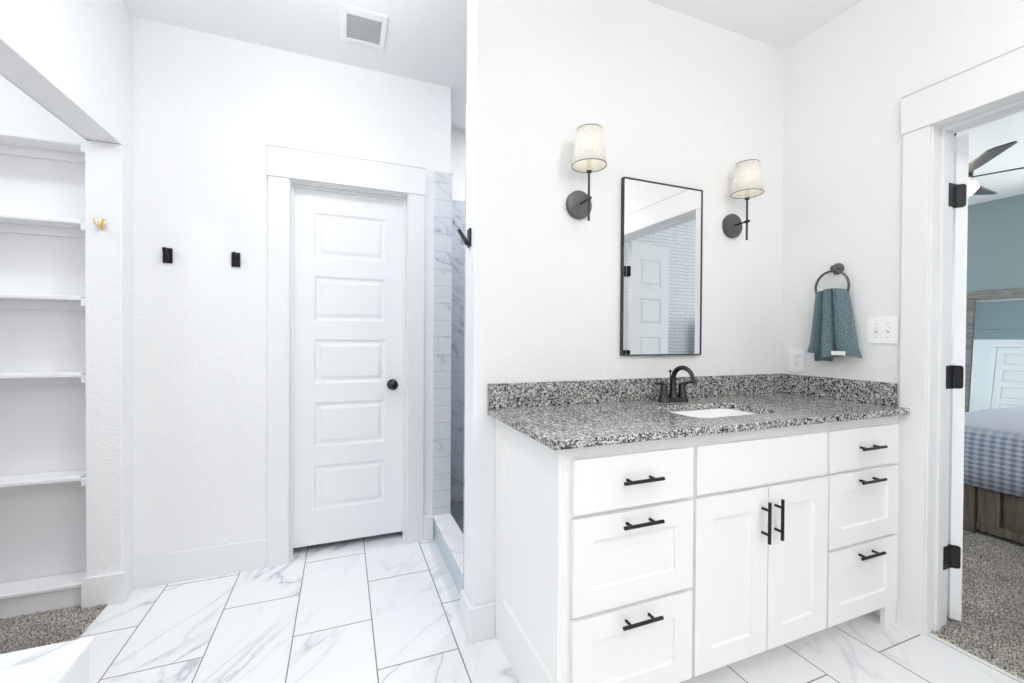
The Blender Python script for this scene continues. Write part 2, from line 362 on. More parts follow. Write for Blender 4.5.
# ------------------------------------------------------------------ mesh builder
class MB:
    def __init__(s): s.v = []; s.f = []; s.T = None
    def _p(s, p):
        p = Vector(p)
        return s.T @ p if s.T is not None else p
    def add(s, verts, faces):
        o = len(s.v); s.v += [s._p(p) for p in verts]; s.f += [[i+o for i in f] for f in faces]
    def box(s, x0, y0, z0, x1, y1, z1):
        x0, x1 = sorted((x0, x1)); y0, y1 = sorted((y0, y1)); z0, z1 = sorted((z0, z1))
        s.add([(x0, y0, z0), (x1, y0, z0), (x1, y1, z0), (x0, y1, z0), (x0, y0, z1), (x1, y0, z1), (x1, y1, z1), (x0, y1, z1)],
              [(0, 3, 2, 1), (4, 5, 6, 7), (0, 1, 5, 4), (1, 2, 6, 5), (2, 3, 7, 6), (3, 0, 4, 7)])
        return s
    def frame(s, d):
        d = Vector(d).normalized()
        a = Vector((0, 0, 1)) if abs(d.z) < .9 else Vector((1, 0, 0))
        u = d.cross(a).normalized(); v = d.cross(u).normalized()
        return u, v
    def rings(s, rings, cap0=True, cap1=True, closed=True):
        n = len(rings[0]); verts = [p for r in rings for p in r]; faces = []
        m = n if closed else n-1
        for i in range(len(rings)-1):
            for j in range(m):
                k = (j+1) % n
                faces.append((i*n+j, (i+1)*n+j, (i+1)*n+k, i*n+k))
        if cap0: faces.append(tuple(range(n)))
        if cap1: faces.append(tuple(reversed(range((len(rings)-1)*n, len(rings)*n))))
        s.add(verts, faces); return s
    def tube(s, path, r, n=14, cap=True):
        path = [Vector(p) for p in path]
        if not isinstance(r, (list, tuple)): r = [r]*len(path)
        rings = []; prev = None
        for i, p in enumerate(path):
            d = (path[min(i+1, len(path)-1)] - path[max(i-1, 0)]).normalized()
            if prev is None: u, v = s.frame(d)
            else:
                u = (prev - d*prev.dot(d)).normalized(); v = d.cross(u).normalized()
            prev = u
            rings.append([p + (u*math.cos(2*PI*k/n) + v*math.sin(2*PI*k/n))*r[i] for k in range(n)])
        return s.rings(rings, cap, cap)
    def lathe(s, base, axis, prof, n=32, cap=True):
        """prof: (distance along axis, radius)"""
        base = Vector(base); d = Vector(axis).normalized(); u, v = s.frame(d)
        rings = [[base + d*h + (u*math.cos(2*PI*k/n) + v*math.sin(2*PI*k/n))*max(r, 1e-5) for k in range(n)] for h, r in prof]
        return s.rings(rings, cap, cap)
    def panel_slab(s, W, H, T, panels, prof, back=False):
        """slab in local x (0..W), z (0..H), front face at y=0 looking to -y, back at y=T.
        panels = (x0,z0,x1,z1); prof = [(inset, depth)] nested rectangles"""
        xs = sorted({0, W, *[p[0] for p in panels], *[p[2] for p in panels]})
        zs = sorted({0, H, *[p[1] for p in panels], *[p[3] for p in panels]})
        def side(y, sg):
            for i in range(len(xs)-1):
                for j in range(len(zs)-1):
                    cx, cz = (xs[i]+xs[i+1])/2, (zs[j]+zs[j+1])/2
                    if any(p[0] < cx < p[2] and p[1] < cz < p[3] for p in panels): continue
                    q = [(xs[i], y, zs[j]), (xs[i+1], y, zs[j]), (xs[i+1], y, zs[j+1]), (xs[i], y, zs[j+1])]
                    s.add(q, [(0, 1, 2, 3) if sg > 0 else (3, 2, 1, 0)])
            for p in panels:
                prev = None
                for ins, dep in [(0, 0)] + prof:
                    r = [(p[0]+ins, y+sg*dep, p[1]+ins), (p[2]-ins, y+sg*dep, p[1]+ins), (p[2]-ins, y+sg*dep, p[3]-ins), (p[0]+ins, y+sg*dep, p[3]-ins)]
                    if prev:
                        for a in range(4):
                            b = (a+1) % 4
                            q = [prev[a], prev[b], r[b], r[a]]
                            s.add(q, [(0, 1, 2, 3) if sg > 0 else (3, 2, 1, 0)])
                    prev = r
                s.add(prev, [(0, 1, 2, 3) if sg > 0 else (3, 2, 1, 0)])
        side(0, 1)
        if back: side(T, -1)
        else: s.add([(0, T, 0), (W, T, 0), (W, T, H), (0, T, H)], [(3, 2, 1, 0)])
        s.add([(0, 0, 0), (W, 0, 0), (W, T, 0), (0, T, 0), (0, 0, H), (W, 0, H), (W, T, H), (0, T, H)],
              [(0, 3, 2, 1), (4, 5, 6, 7), (1, 2, 6, 5), (3, 0, 4, 7)])
        return s
    def build(s, name, mat, parent=None, bevel=0, smooth=False, seg=2, solid=False):
        org = Vector((0, 0, 0))
        if parent is not None:
            org = Vector(parent['_o']) if '_o' in parent else Vector((0, 0, 0))
        me = bpy.data.meshes.new(name)
        me.from_pydata([tuple(p-org) for p in s.v], [], s.f)
        if smooth:
            me.polygons.foreach_set('use_smooth', [True]*len(me.polygons))
        me.materials.append(mat)
        import bmesh
        bm = bmesh.new(); bm.from_mesh(me)
        bmesh.ops.remove_doubles(bm, verts=bm.verts, dist=1e-6)
        bmesh.ops.recalc_face_normals(bm, faces=bm.faces)
        bm.to_mesh(me); bm.free()
        o = bpy.data.objects.new(name, me); COL.objects.link(o)
        if parent is not None:
            o.parent = parent; o['_o'] = tuple(org)
        else: o['_o'] = (0, 0, 0)
        if bevel:
            b = o.modifiers.new('bevel', 'BEVEL'); b.width = bevel; b.segments = seg; b.limit_method = 'ANGLE'; b.angle_limit = math.radians(40)
            b.harden_normals = False
        if smooth:
            e = o.modifiers.new('edges', 'EDGE_SPLIT'); e.split_angle = math.radians(38)
        return o

def tag(o, label, cat, group=None, kind=None):
    if label: o['label'] = label
    if cat: o['category'] = cat
    if group: o['group'] = group
    if kind: o['kind'] = kind
    return o

def thing(name, loc, label, cat, group=None, kind=None):
    o = bpy.data.objects.new(name, None); COL.objects.link(o)
    o.empty_display_size = .1
    o.location = loc; o['_o'] = tuple(loc)
    return tag(o, label, cat, group, kind)

def struct(o, label, cat):
    return tag(o, label, cat, None, 'structure')

def copy_tree(o, parent=None):
    c = o.copy(); COL.objects.link(c)
    if parent is not None: c.parent = parent
    for ch in list(o.children): copy_tree(ch, c)
    return c

def recentre(o, loc):
    """give a parentless mesh its origin at loc"""
    loc = Vector(loc); o.data.transform(Matrix.Translation(-loc)); o.location = loc; o['_o'] = tuple(loc)
    return o

# ------------------------------------------------------------------ room shell
ZH, ZV, ZB = 2.744, 2.805, 3.05       # hall, vanity and bedroom ceilings
DW = 2.588                             # wall with the five panel door
MW = 1.655                             # mirror wall
RW = 2.25                              # right wall
LW = -.935                             # left wall

b = MB(); b.box(-.985, 1.40, -.05, 2.29, 2.70, 0); b.box(-.285, 2.70, -.05, .378, 2.84, 0); b.box(-1.76, -1.7, -.05, 2.29, 1.40, 0)
struct(b.build('floor', M_['floor']), 'white marble look floor tiles in a running bond with thin grey grout', 'floor')
b = MB(); b.box(2.285, -.9, -.05, 8.0, 6.3, .006)
struct(b.build('floor_bedroom', M_['carpet']), 'speckled grey beige carpet beyond the open bedroom doorway', 'carpet')
b = MB(); b.box(-2.9, 1.40, -.05, -.985, 2.62, .004)
struct(b.build('floor_closet', M_['carpet']), 'speckled grey beige carpet in the closet below the shelves', 'carpet')

def tufts(name, x0, x1, y0, y1, n, base_z, seed, par):
    rng = np.random.default_rng(seed)
    x = rng.uniform(x0, x1, n); y = rng.uniform(y0, y1, n)
    h = rng.uniform(.007, .014, n); w_ = rng.uniform(.0016, .003, n); a = rng.uniform(0, 2*PI, n); l = rng.normal(0, .004, (n, 2))
    v = np.zeros((n, 4, 3))
    for k in range(3):
        v[:, k, 0] = x + np.cos(a+k*2*PI/3)*w_; v[:, k, 1] = y + np.sin(a+k*2*PI/3)*w_; v[:, k, 2] = base_z
    v[:, 3, 0] = x + l[:, 0]; v[:, 3, 1] = y + l[:, 1]; v[:, 3, 2] = base_z + h
    i = np.arange(n)*4
    f = np.concatenate([np.stack([i, i+1, i+3], 1), np.stack([i+1, i+2, i+3], 1), np.stack([i+2, i, i+3], 1)])
    me = bpy.data.meshes.new(name); me.from_pydata(v.reshape(-1, 3).tolist(), [], f.tolist()); me.materials.append(M_['carpet'])
    o = bpy.data.objects.new(name, me); COL.objects.link(o)
    return o
t1 = tufts('carpet_pile', 2.284, 3.695, .3, 1.95, 80000, .006, 1, None)
tag(t1, 'short twisted pile of the grey beige bedroom carpet', 'carpet pile', kind='stuff')
t2 = tufts('carpet_pile', -1.6, -.985, 1.9, 2.49, 24000, .003, 2, None)
tag(t2, 'short twisted pile of the closet carpet below the shelves', 'carpet pile', kind='stuff')

b = MB(); b.box(-2.9, -1.7, ZH, .49, 3.25, ZH+.1); b.box(.49, MW+.06, ZH, 2.5, 3.25, ZH+.1)
struct(b.build('ceiling', M_['ceil']), 'flat white ceiling over the hall and shower', 'ceiling')
b = MB(); b.box(.49, -1.7, ZV, RW+.13, MW, ZV+.1)
struct(b.build('ceiling_vanity', M_['ceil']), 'flat white ceiling above the vanity', 'ceiling')
b = MB(); b.box(2.38, -.95, ZB, 8.0, 6.3, ZB+.1)
struct(b.build('ceiling_bedroom', M_['ceil']), 'white bedroom ceiling around the black ceiling fan', 'ceiling')

# wall with five panel door
DX0, DX1, DZT = -.262, .355, 2.058
b = MB()
b.box(-1.06, DW, 0, DX0-.02, DW+.12, ZH); b.box(DX1+.02, DW, 0, .40, DW+.12, ZH); b.box(DX0-.02, DW, DZT+.02, DX1+.02, DW+.12, ZH)
b.box(.40, DW, 0, .613, 3.2, ZH)
struct(b.build('wall_hall', M_['wall']), 'white textured wall around the five panel door', 'wall')
b = MB(); b.box(-.5, 2.82, 0, .5, 2.84, 2.2); b.box(-.32, 2.709, 0, -.285, 2.82, 2.2); b.box(.378, 2.709, 0, .398, 2.82, 2.2)  # near-black panels: the shade behind the door is put into their colour
struct(b.build('wall_behind_door', M_['shadowgap']), 'dark space behind the closed five panel door', 'wall')

# left wall with closet opening
b = MB()
b.box(LW-.130, 1.41, 2.09, LW, DW, ZH); b.box(LW-.130, 2.475, 0, LW, DW, 2.09)
struct(b.build('wall_left', M_['wall'], bevel=.004), 'white left wall with the squared closet opening', 'wall')
b = MB(); b.box(-1.76, 1.31, 0, LW, 1.41, ZH); b.box(-1.85, 1.31, 0, -1.75, 1.41, ZH)
struct(b.build('wall_tub_end', M_['wall']), 'white wall between tub alcove and closet', 'wall')
# closet shell
b = MB(); b.box(-2.9, 2.615, 0, -1.06, 2.70, ZH)
struct(b.build('wall_closet_back', M_['closet']), 'white closet wall behind the shelves', 'wall')
b = MB(); b.box(-2.9, 1.31, 0, -2.8, 2.7, ZH); b.box(-2.9, 1.31, 0, -1.85, 1.40, ZH)
struct(b.build('wall_closet_left', M_['closet']), 'white far side wall of the closet', 'wall')

# mirror wall
b = MB(); b.box(.49, MW, 0, RW+.13, 1.785, ZV+.05)
struct(b.build('wall_vanity', M_['wall'], bevel=.004), 'white textured wall behind the vanity, mirror and sconces', 'wall')

# right wall with double door opening
OY0, OY1 = .005, 1.008
b = MB()
b.box(RW, OY1+.02, 0, 2.38, MW, ZB); b.box(RW, -1.7, 0, 2.38, OY0-.02, ZB); b.box(RW, OY0-.02, 2.121, 2.38, OY1+.02, ZB)
struct(b.build('wall_right', M_['wall']), 'white textured wall with towel ring and the bedroom doorway', 'wall')
# rear walls (behind the camera)
b = MB(); b.box(-1.85, -1.8, 0, 2.4, -1.7, ZB)
struct(b.build('wall_rear', M_['wall']), 'white wall behind the viewer', 'wall')
b = MB()
b.box(-1.85, -1.7, 0, -1.75, 1.31, 1.1); b.box(-1.85, -1.7, 2.15, -1.75, 1.31, ZH); b.box(-1.85, -1.7, 1.1, -1.75, -1.02, 2.15); b.box(-1.85, .32, 1.1, -1.75, 1.31, 2.15)
struct(b.build('wall_tub', M_['wall']), 'white wall above the tub deck with a window', 'wall')
win = thing('window_1', (-1.8, -.35, 1.1), 'white framed window above the tub deck', 'window', kind='structure')
b = MB()
for (y0, y1, z0, z1) in ((-1.02, -.96, 1.1, 2.15), (.26, .32, 1.1, 2.15), (-1.02, .32, 1.1, 1.16), (-1.02, .32, 2.09, 2.15), (-1.02, .32, 1.60, 1.64)):
    b.box(-1.83, y0, z0, -1.78, y1, z1)
b.build('window_frame', M_['trim'], win, .003)
gm, gnt, gb = new_mat('window_glass'); gb.inputs['Transmission Weight'].default_value = 1; gb.inputs['Roughness'].default_value = 0
MB().box(-1.808, -.96, 1.16, -1.802, .26, 2.09).build('pane', gm, win)

# shower
b = MB(); b.box(.613, 3.08, 0, 2.5, 3.2, ZH)
struct(b.build('wall_shower_back', M_['wall']), 'white upper wall at the back of the shower', 'wall')
b = MB(); b.box(.62, 3.068, 0, 2.38, 3.08, 2.22)
struct(b.build('wall_shower_tiles', M_['shower_tile']), 'grey marble subway tiles on the back wall of the shower', 'tile wall')
b = MB(); b.box(2.38, 1.785, 0, 2.5, 3.2, ZH)
struct(b.build('wall_shower_end', M_['shower_side_tile']), 'grey marble tiled far end of the shower', 'tile wall')
b = MB(); b.box(.49, 1.785, .02, 2.38, 1.797, 2.22)
struct(b.build('wall_shower_front', M_['shower_tile']), 'grey marble tiles on the shower side of the vanity wall', 'tile wall')
b = MB(); b.box(.613, 1.785, -.05, 2.38, 3.08, .02)
struct(b.build('floor_shower', M_['mosaic']), 'dark grey mosaic shower floor', 'floor')
b = MB(); b.box(.511, DW-.009, .141, .6213, DW, 2.22); b.box(.613, DW, .0, .6213, 3.07, 2.22)
struct(b.build('wall_shower_wing', M_['wing_tile'], bevel=.0015), 'narrow column of marble tiles beside the five panel door', 'tile wall')
curb = thing('shower_curb', (.57, 2.2, 0), 'low marble topped curb at the shower entrance', 'shower curb')
MB().box(.521, 1.787, 0, .613, DW, .128).build('curb_side', simple('curb_side_tile', (.50, .60, .65), .3), curb, .001)
MB().box(.515, 1.787, .128, .622, DW-.001, .140).build('curb_cap', M_['marble'], curb, .0015)

# bedroom shell
b = MB(); b.box(7.87, -.95, 0, 8.0, 6.3, ZB)
struct(b.build('wall_bedroom_far', M_['teal']), 'muted teal bedroom wall behind the leaning mirror', 'wall')
nt = M_['brick'].node_tree
mp = [n for n in nt.nodes if n.type == 'MAPPING'][0]; cx = [n for n in nt.nodes if n.type == 'COMBXYZ'][0]
nz = nt.nodes.new('ShaderNodeTexNoise'); nz.inputs['Scale'].default_value = 9; ad = nt.nodes.new('ShaderNodeVectorMath'); ad.operation = 'MULTIPLY_ADD'
ad.inputs[1].default_value = (.035, .016, 0)
nt.links.new(cx.outputs[0], nz.inputs['Vector']); nt.links.new(nz.outputs['Color'], ad.inputs[0]); nt.links.new(cx.outputs[0], ad.inputs[2]); nt.links.new(ad.outputs[0], mp.inputs[0])
b = MB(); b.box(2.38, -.95, 0, 7.9, -.82, ZB)
struct(b.build('wall_bedroom_brick', M_['brick']), 'whitewashed narrow brick wall in the bedroom, seen in the mirror', 'wall')
b = MB(); b.box(2.38, 6.15, 0, 7.9, 6.3, ZB)
struct(b.build('wall_bedroom_end', M_['teal']), 'teal end wall of the bedroom', 'wall')
b = MB(); b.box(2.38, 1.785, 0, 2.42, 6.2, 2.19); b.box(2.38, MW, 0, 2.42, 1.785, 2.19)
struct(b.build('wall_bedroom_near', M_['trim']), 'white lower wall of the bedroom, seen in the leaning mirror', 'wall')
b = MB(); b.box(2.38, MW, 2.19, 2.42, 6.2, ZB)
struct(b.build('wall_bedroom_upper', M_['teal']), 'teal upper wall of the bedroom, seen in the leaning mirror', 'wall')
b = MB(); b.box(2.42, MW, 2.17, 2.445, 6.2, 2.195)
struct(b.build('trim_bedroom', M_['trim'], bevel=.003), 'white rail between teal and white bedroom wall', 'trim')
b = MB(); b.box(2.42, MW, 2.42, 2.445, 6.2, 2.45)
struct(b.build('trim_bedroom_upper', M_['teal'], bevel=.003), 'thin teal moulding high on the bedroom wall', 'trim')

# ------------------------------------------------------------------ doors and trim
DOORPROF = [(.010, .011), (.022, .011), (.040, .002)]
def five_panels(W, H, stile, topz, h=.25, pitch=.3585):
    return [(stile, topz-h-i*pitch, W-stile, topz-i*pitch) for i in range(5)]

door = thing('door_1', (.046, 2.667, 0), 'closed white five panel door with a round black knob', 'door', kind='structure')
b = MB(); b.T = Matrix.Translation((-.259, 2.667, .038)); b.panel_slab(.61, 2.016, .035, five_panels(.61, 2.016, .112, 1.884), DOORPROF)
b.build('door_slab', M_['door'], door, .002)
b = MB(); kx, kz = .281, .936
b.lathe((kx, 2.667, kz), (0, -1, 0), [(0, .032), (.004, .032), (.008, .028), (.009, .012), (.028, .011), (.034, .020), (.042, .027), (.052, .029), (.060, .026), (.066, .017), (.068, .0)], 36)
b.build('knob', M_['bronze'], door, smooth=True)
MB().lathe((kx, 2.667-.067, kz), (0, -1, 0), [(0, .009), (.0015, .008), (.0018, .0)], 20).build('knob_button', M_['black'], door)

b = MB()
b.box(DX0-.02, DW-.002, 0, DX0, DW+.115, DZT); b.box(DX1, DW-.002, 0, DX1+.02, DW+.115, DZT); b.box(DX0-.02, DW-.002, DZT, DX1+.02, DW+.115, DZT+.02)
b.box(DX0, 2.640, 0, DX0+.011, 2.666, DZT-.012); b.box(DX1-.011, 2.640, 0, DX1, 2.666, DZT-.012); b.box(DX0, 2.640, DZT-.012, DX1, 2.666, DZT)
struct(b.build('trim_1', M_['trim'], bevel=.002), 'white jamb lining the five panel door opening', 'door jamb')
cas = thing('trim_2', (.046, DW, 0), 'white flat casing around the closed five panel door', 'door casing', kind='structure')
MB().box(-.3663, DW-.018, 0, DX0-.004, DW, 2.063).build('casing_left', M_['trim'], cas, .002)
MB().box(DX1+.004, DW-.018, 0, .4544, DW, 2.063).build('casing_right', M_['trim'], cas, .002)
MB().box(-.3705, DW-.024, 2.0645, .4585, DW, 2.218).build('casing_head', M_['trim'], cas, .002)
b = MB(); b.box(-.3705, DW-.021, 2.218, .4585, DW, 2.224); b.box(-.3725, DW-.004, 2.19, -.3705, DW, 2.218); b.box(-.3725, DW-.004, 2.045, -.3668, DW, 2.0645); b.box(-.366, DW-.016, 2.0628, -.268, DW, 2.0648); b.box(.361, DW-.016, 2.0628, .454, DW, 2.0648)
b.build('caulk_line', M_['caulk'], cas)  # thin grey lines along the edges of the casing head

# right doorway
b = MB()
b.box(RW-.002, OY1, 0, 2.40, OY1+.02, 2.101); b.box(RW-.002, OY0-.02, 0, 2.40, OY0, 2.101); b.box(RW-.002, OY0-.02, 2.101, 2.40, OY1+.02, 2.121)
b.box(2.30, OY1-.011, 0, 2.335, OY1, 2.090); b.box(2.30, OY0, 0, 2.335, OY0+.011, 2.090); b.box(2.30, OY0, 2.090, 2.335, OY1, 2.101)
struct(b.build('trim_3', M_['trim'], bevel=.002), 'white jamb with stops lining the bedroom doorway', 'door jamb')
cas = thing('trim_4', (RW, .5, 0), 'white flat casing around the bedroom doorway', 'door casing', kind='structure')
MB().box(RW-.018, OY1+.006, 0, RW, 1.104, 2.101).build('casing_left', M_['trim'], cas, .002)
MB().box(RW-.018, -.095, 0, RW, OY0-.006, 2.101).build('casing_right', M_['trim'], cas, .002)
MB().box(RW-.024, -.10, 2.1025, RW, 1.109, 2.257).build('casing_head', M_['trim'], cas, .002)
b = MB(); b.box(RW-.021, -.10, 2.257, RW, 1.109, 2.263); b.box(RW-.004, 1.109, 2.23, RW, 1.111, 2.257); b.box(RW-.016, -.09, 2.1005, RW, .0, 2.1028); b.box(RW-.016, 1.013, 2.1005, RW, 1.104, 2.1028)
b.build('caulk_line', M_['caulk'], cas)  # same narrow grey strips on the doorway casing
b = MB(); b.box(2.40, OY1+.006, 0, 2.418, 1.104, 2.101); b.box(2.40, -.095, 0, 2.418, OY0-.006, 2.101); b.box(2.38, -.10, 2.101, 2.42, 1.109, 2.257)
struct(b.build('trim_5', M_['trim'], bevel=.002), 'white casing on the bedroom side of the doorway', 'door casing')

def leaf_door(name, hinge, ang, flip, label, T=.037):
    """hinge: pin position; ang: direction of the leaf; flip: +1 if slab lies to the left of its direction"""
    W, H = .492, 2.068
    d = thing(name, (hinge[0], hinge[1], 0), label, 'door', kind='structure')
    R = Matrix.Translation((hinge[0], hinge[1], .03)) @ Matrix.Rotation(ang, 4, 'Z')
    b = MB(); b.T = R @ Matrix.Translation((.004, .006 if flip > 0 else -T-.006, 0))
    b.panel_slab(W, H, T, five_panels(W, H, .105, 1.925), DOORPROF, back=True)
    b.build('door_slab', M_['door'], d, .0015)
    for hz in (.30, 1.067, 1.835):
        h = MB()
        h.T = R @ Matrix.Translation((0, 0, hz-.03))
        h.tube([(0, 0, -.05), (0, 0, .05)], .0065, 12)
        y0 = .006*flip
        pts = [(0, -.049), (.022, -.049), (.028, -.046), (.031, -.040), (.031, .040), (.028, .046), (.022, .049), (0, .049)]
        h.add([(.001, y0+q*flip, z) for q, z in pts]+[(.0035, y0+q*flip, z) for q, z in pts],
              [tuple(range(8)), tuple(reversed(range(8, 16)))]+[(i, (i+1) % 8, 8+(i+1) % 8, 8+i) for i in range(8)])
        h.build('hinge', M_['black'], d)
    return d
d2 = leaf_door('door_2', (2.418, 1.012), math.radians(38), -1, 'open white panelled door leaf with black hinges, seen edge-on at the bedroom doorway')
d3 = leaf_door('door_3', (2.424, .006), math.radians(-8.5), 1, 'open white panelled door leaf reflected in the black framed mirror', .045)
b = MB()
for hz in (.30, 1.067, 1.835):
    b.box(2.366, OY1-.0025, hz-.049, 2.412, OY1, hz+.049)
b.build('hinge_plate', M_['black'], d2)
b = MB()
for hz in (.30, 1.067, 1.835):
    b.box(2.366, OY0, hz-.049, 2.412, OY0+.0025, hz+.049)
b.build('hinge_plate', M_['black'], d3)

# baseboards
def baseboard(name, boxes, label):
    b = MB()
    for x in boxes: b.box(*x)
    return struct(b.build(name, M_['trim'], bevel=.002), label, 'baseboard')
BH, BT = .142, .015
baseboard('baseboard_hall', [(LW, DW-BT, 0, -.3665, DW, BH+.008), (.4546, DW-BT, 0, .5145, DW, BH)], 'white baseboard along the wall with the five panel door')
baseboard('baseboard_jamb', [(LW-.14, 2.475-BT, 0, LW+BT, 2.475, BH-.004)], 'white baseboard wrapping the end of the closet wall')
baseboard('baseboard_vanity', [(.475, MW-BT, 0, .5845, MW, BH-.004), (.475, MW, 0, .49, 1.785, BH-.004)], 'white baseboard wrapping the wall end beside the vanity')
baseboard('baseboard_right', [(RW-BT, -1.7, 0, RW, -.096, BH)], 'white baseboard right of the bedroom doorway')

# bedroom-side closet door, reflected in the leaning mirror
bd = thing('door_4', (2.42, 4.2, 0), 'white five panel bedroom door, reflected in the leaning mirror', 'door', kind='structure')
b = MB(); b.T = Matrix.Translation((2.43, 4.05, .02)) @ Matrix.Rotation(PI/2, 4, 'Z'); b.panel_slab(.72, 2.03, .02, five_panels(.72, 2.03, .115, 1.90), [(.010, .012), (.022, .012), (.040, .004)])
b.T = Matrix.Translation((2.44, 4.05, .02)) @ Matrix.Rotation(PI/2, 4, 'Z')
b.v = []; b.f = []; b.panel_slab(.72, 1.98, .018, five_panels(.72, 1.98, .115, 1.87), [(.012, .014), (.022, .014), (.040, .004)])
b.build('door_slab', M_['trim'], bd)
b = MB(); b.box(2.42, 3.94, 0, 2.455, 4.04, 2.02); b.box(2.42, 4.78, 0, 2.455, 4.88, 2.02); b.box(2.42, 3.93, 2.02, 2.475, 4.89, 2.168)
b.build('casing', M_['trim'], bd, .003)

# ------------------------------------------------------------------ closet shelves
names = [(2.083, 'topmost white closet shelf, close under the header'), (1.736, 'second white closet shelf from the top'),
         (1.396, 'third white closet shelf from the top'), (1.053, 'fourth white closet shelf from the top'),
         (.590, 'deep lit white closet shelf, second from the bottom'), (.110, 'lowest white closet shelf just above the carpet')]
for z, lb in names:
    t = thing('closet_shelf', (-1.8, 2.55, z), lb, 'shelf', 'white shelves in the closet')
    MB().box(-2.79, 2.485, z-.020, -1.086 if z > .2 else -1.075, 2.613, z).build('shelf_board', M_['shelf'], t, .005, seg=3)
    if z > .2:
        MB().box(-1.086, 2.487, z-.046, -1.0655, 2.613, z-.010).build('cleat', M_['trim'], t, .002)
        MB().box(-2.79, 2.600, z-.060, -1.0865, 2.614, z-.0205).build('back_cleat', M_['shelf'], t, .001)
    else:
        MB().box(-2.79, 2.497, 0, -1.075, 2.51, z-.0205).build('toe_board', M_['shelf'], t, .001)

# ------------------------------------------------------------------ tub deck
td = thing('tub_deck', (-1.15, .5, 0), 'marble topped tub deck corner with white side panel', 'tub deck')
MB().box(-1.745, -.6, 0, -.553, 1.300, .496).build('side_panel', M_['trim'], td, .002)
deckm = axis_tile('deck_marble', 'XYZ', (5.2, 5.05, 0), .61, .305, .001, (.7, .7, .7), (.87, .88, .90), (.40, .43, .50), .75, 2.0, theta=-.6)
MB().box(-1.745, -.605, .496, -.543, 1.302, .509).build('deck_top', deckm, td, .001)

# ------------------------------------------------------------------ vanity cabinet
VX0, VX1, VF, VT = .585, 2.234, 1.105, .908
van = thing('bathroom_vanity', (1.41, 1.38, 0), 'white shaker bathroom vanity cabinet with black bar pulls', 'vanity cabinet')
b = MB()
b.box(VX0+.012, VF+.018, .1, VX1, MW-.002, .118)                  # bottom
b.box(VX0+.012, MW-.02, .1, VX1, MW-.002, VT-.001)                # back
b.box(VX1-.018, VF+.018, 0, VX1, MW-.002, VT-.001)                # right side
b.box(VX0+.012, VF+.018, VT-.02, 1.14, MW-.002, VT-.001)
b.box(1.08, VF+.018, .118, 1.095, MW-.02, VT-.02); b.box(1.745, VF+.018, .118, 1.76, MW-.02, VT-.02)
b.build('carcass', M_['cab'], van)
# left end panel: local x -> world -y so that the front face looks to -x
b = MB(); b.T = Matrix.Translation((VX0, MW-.001, 0)) @ Matrix.Rotation(-PI/2, 4, 'Z')
b.panel_slab(MW-.001-VF, VT-.001, .018, [(.088, .193, .52, .838)], [(.003, .007)])
b.build('end_panel', M_['cab'], van, .0012)
b = MB(); fr = [(VX0+.018, .632, 0, VT-.001), (2.155, VX1, 0, VT-.001), (1.055, 1.105, .1, VT-.001), (1.73, 1.775, .1, VT-.001)]
for (x0, x1, z0, z1) in fr: b.box(x0, VF, z0, x1, VF+.018, z1)
for (z0, z1) in ((.86, VT-.001), (.68, .72), (.1, .125)):
    for (x0, x1) in ((.632, 1.055), (1.105, 1.73), (1.775, 2.155)): b.box(x0, VF, z0, x1, VF+.018, z1)
for (x0, x1) in ((.632, 1.055), (1.775, 2.155)): b.box(x0, VF, .38, x1, VF+.018, .42)
b.build('face_frame', M_['cab'], van)
MB().box(VX0+.02, 1.195, 0, 2.2, 1.21, .1).build('toe_kick', M_['cab'], van)

def pull(par, cx, cz, vert=False, L=.145, cc=.086):
    b = MB(); y = 1.058; yb = 1.0875
    e = (lambda t: (cx, y, cz+t)) if vert else (lambda t: (cx+t, y, cz))
    b.tube([e(-L/2), e(L/2)], .0056, 16)
    for s in (-1, 1):
        p = e(s*cc/2); b.tube([(p[0], y, p[2]), (p[0], yb, p[2])], .0048, 12)
    return b.build('pull', M_['black'], par, smooth=True)
def front(name, x0, x1, z0, z1, shaker, fw_=.072):
    b = MB(); b.T = Matrix.Translation((x0, 1.087, z0))
    W, H = x1-x0, z1-z0
    b.panel_slab(W, H, .0178, [(fw_, fw_, W-fw_, H-fw_)] if shaker else [], [(.002, .009)])
    return b.build(name, M_['cab'], van, .0018)
for (x0, x1) in ((.6265, 1.075), (1.757, 2.203)):
    for (z0, z1, sh, pz) in ((.7035, .866, 0, .789), (.4045, .6905, 1, .656), (.103, .392, 1, .356)):
        d = front('drawer', x0, x1, z0, z1, sh)
        pull(d, (x0+x1)/2+.004, pz)
front('false_drawer_front', 1.091, 1.742, .7035, .866, 0)
d = front('door', 1.088, 1.4215, .103, .690, 1, .075); pull(d, 1.392, .578, True, .145)
d = front('door', 1.4255, 1.748, .103, .690, 1, .075); pull(d, 1.457, .580, True, .145)

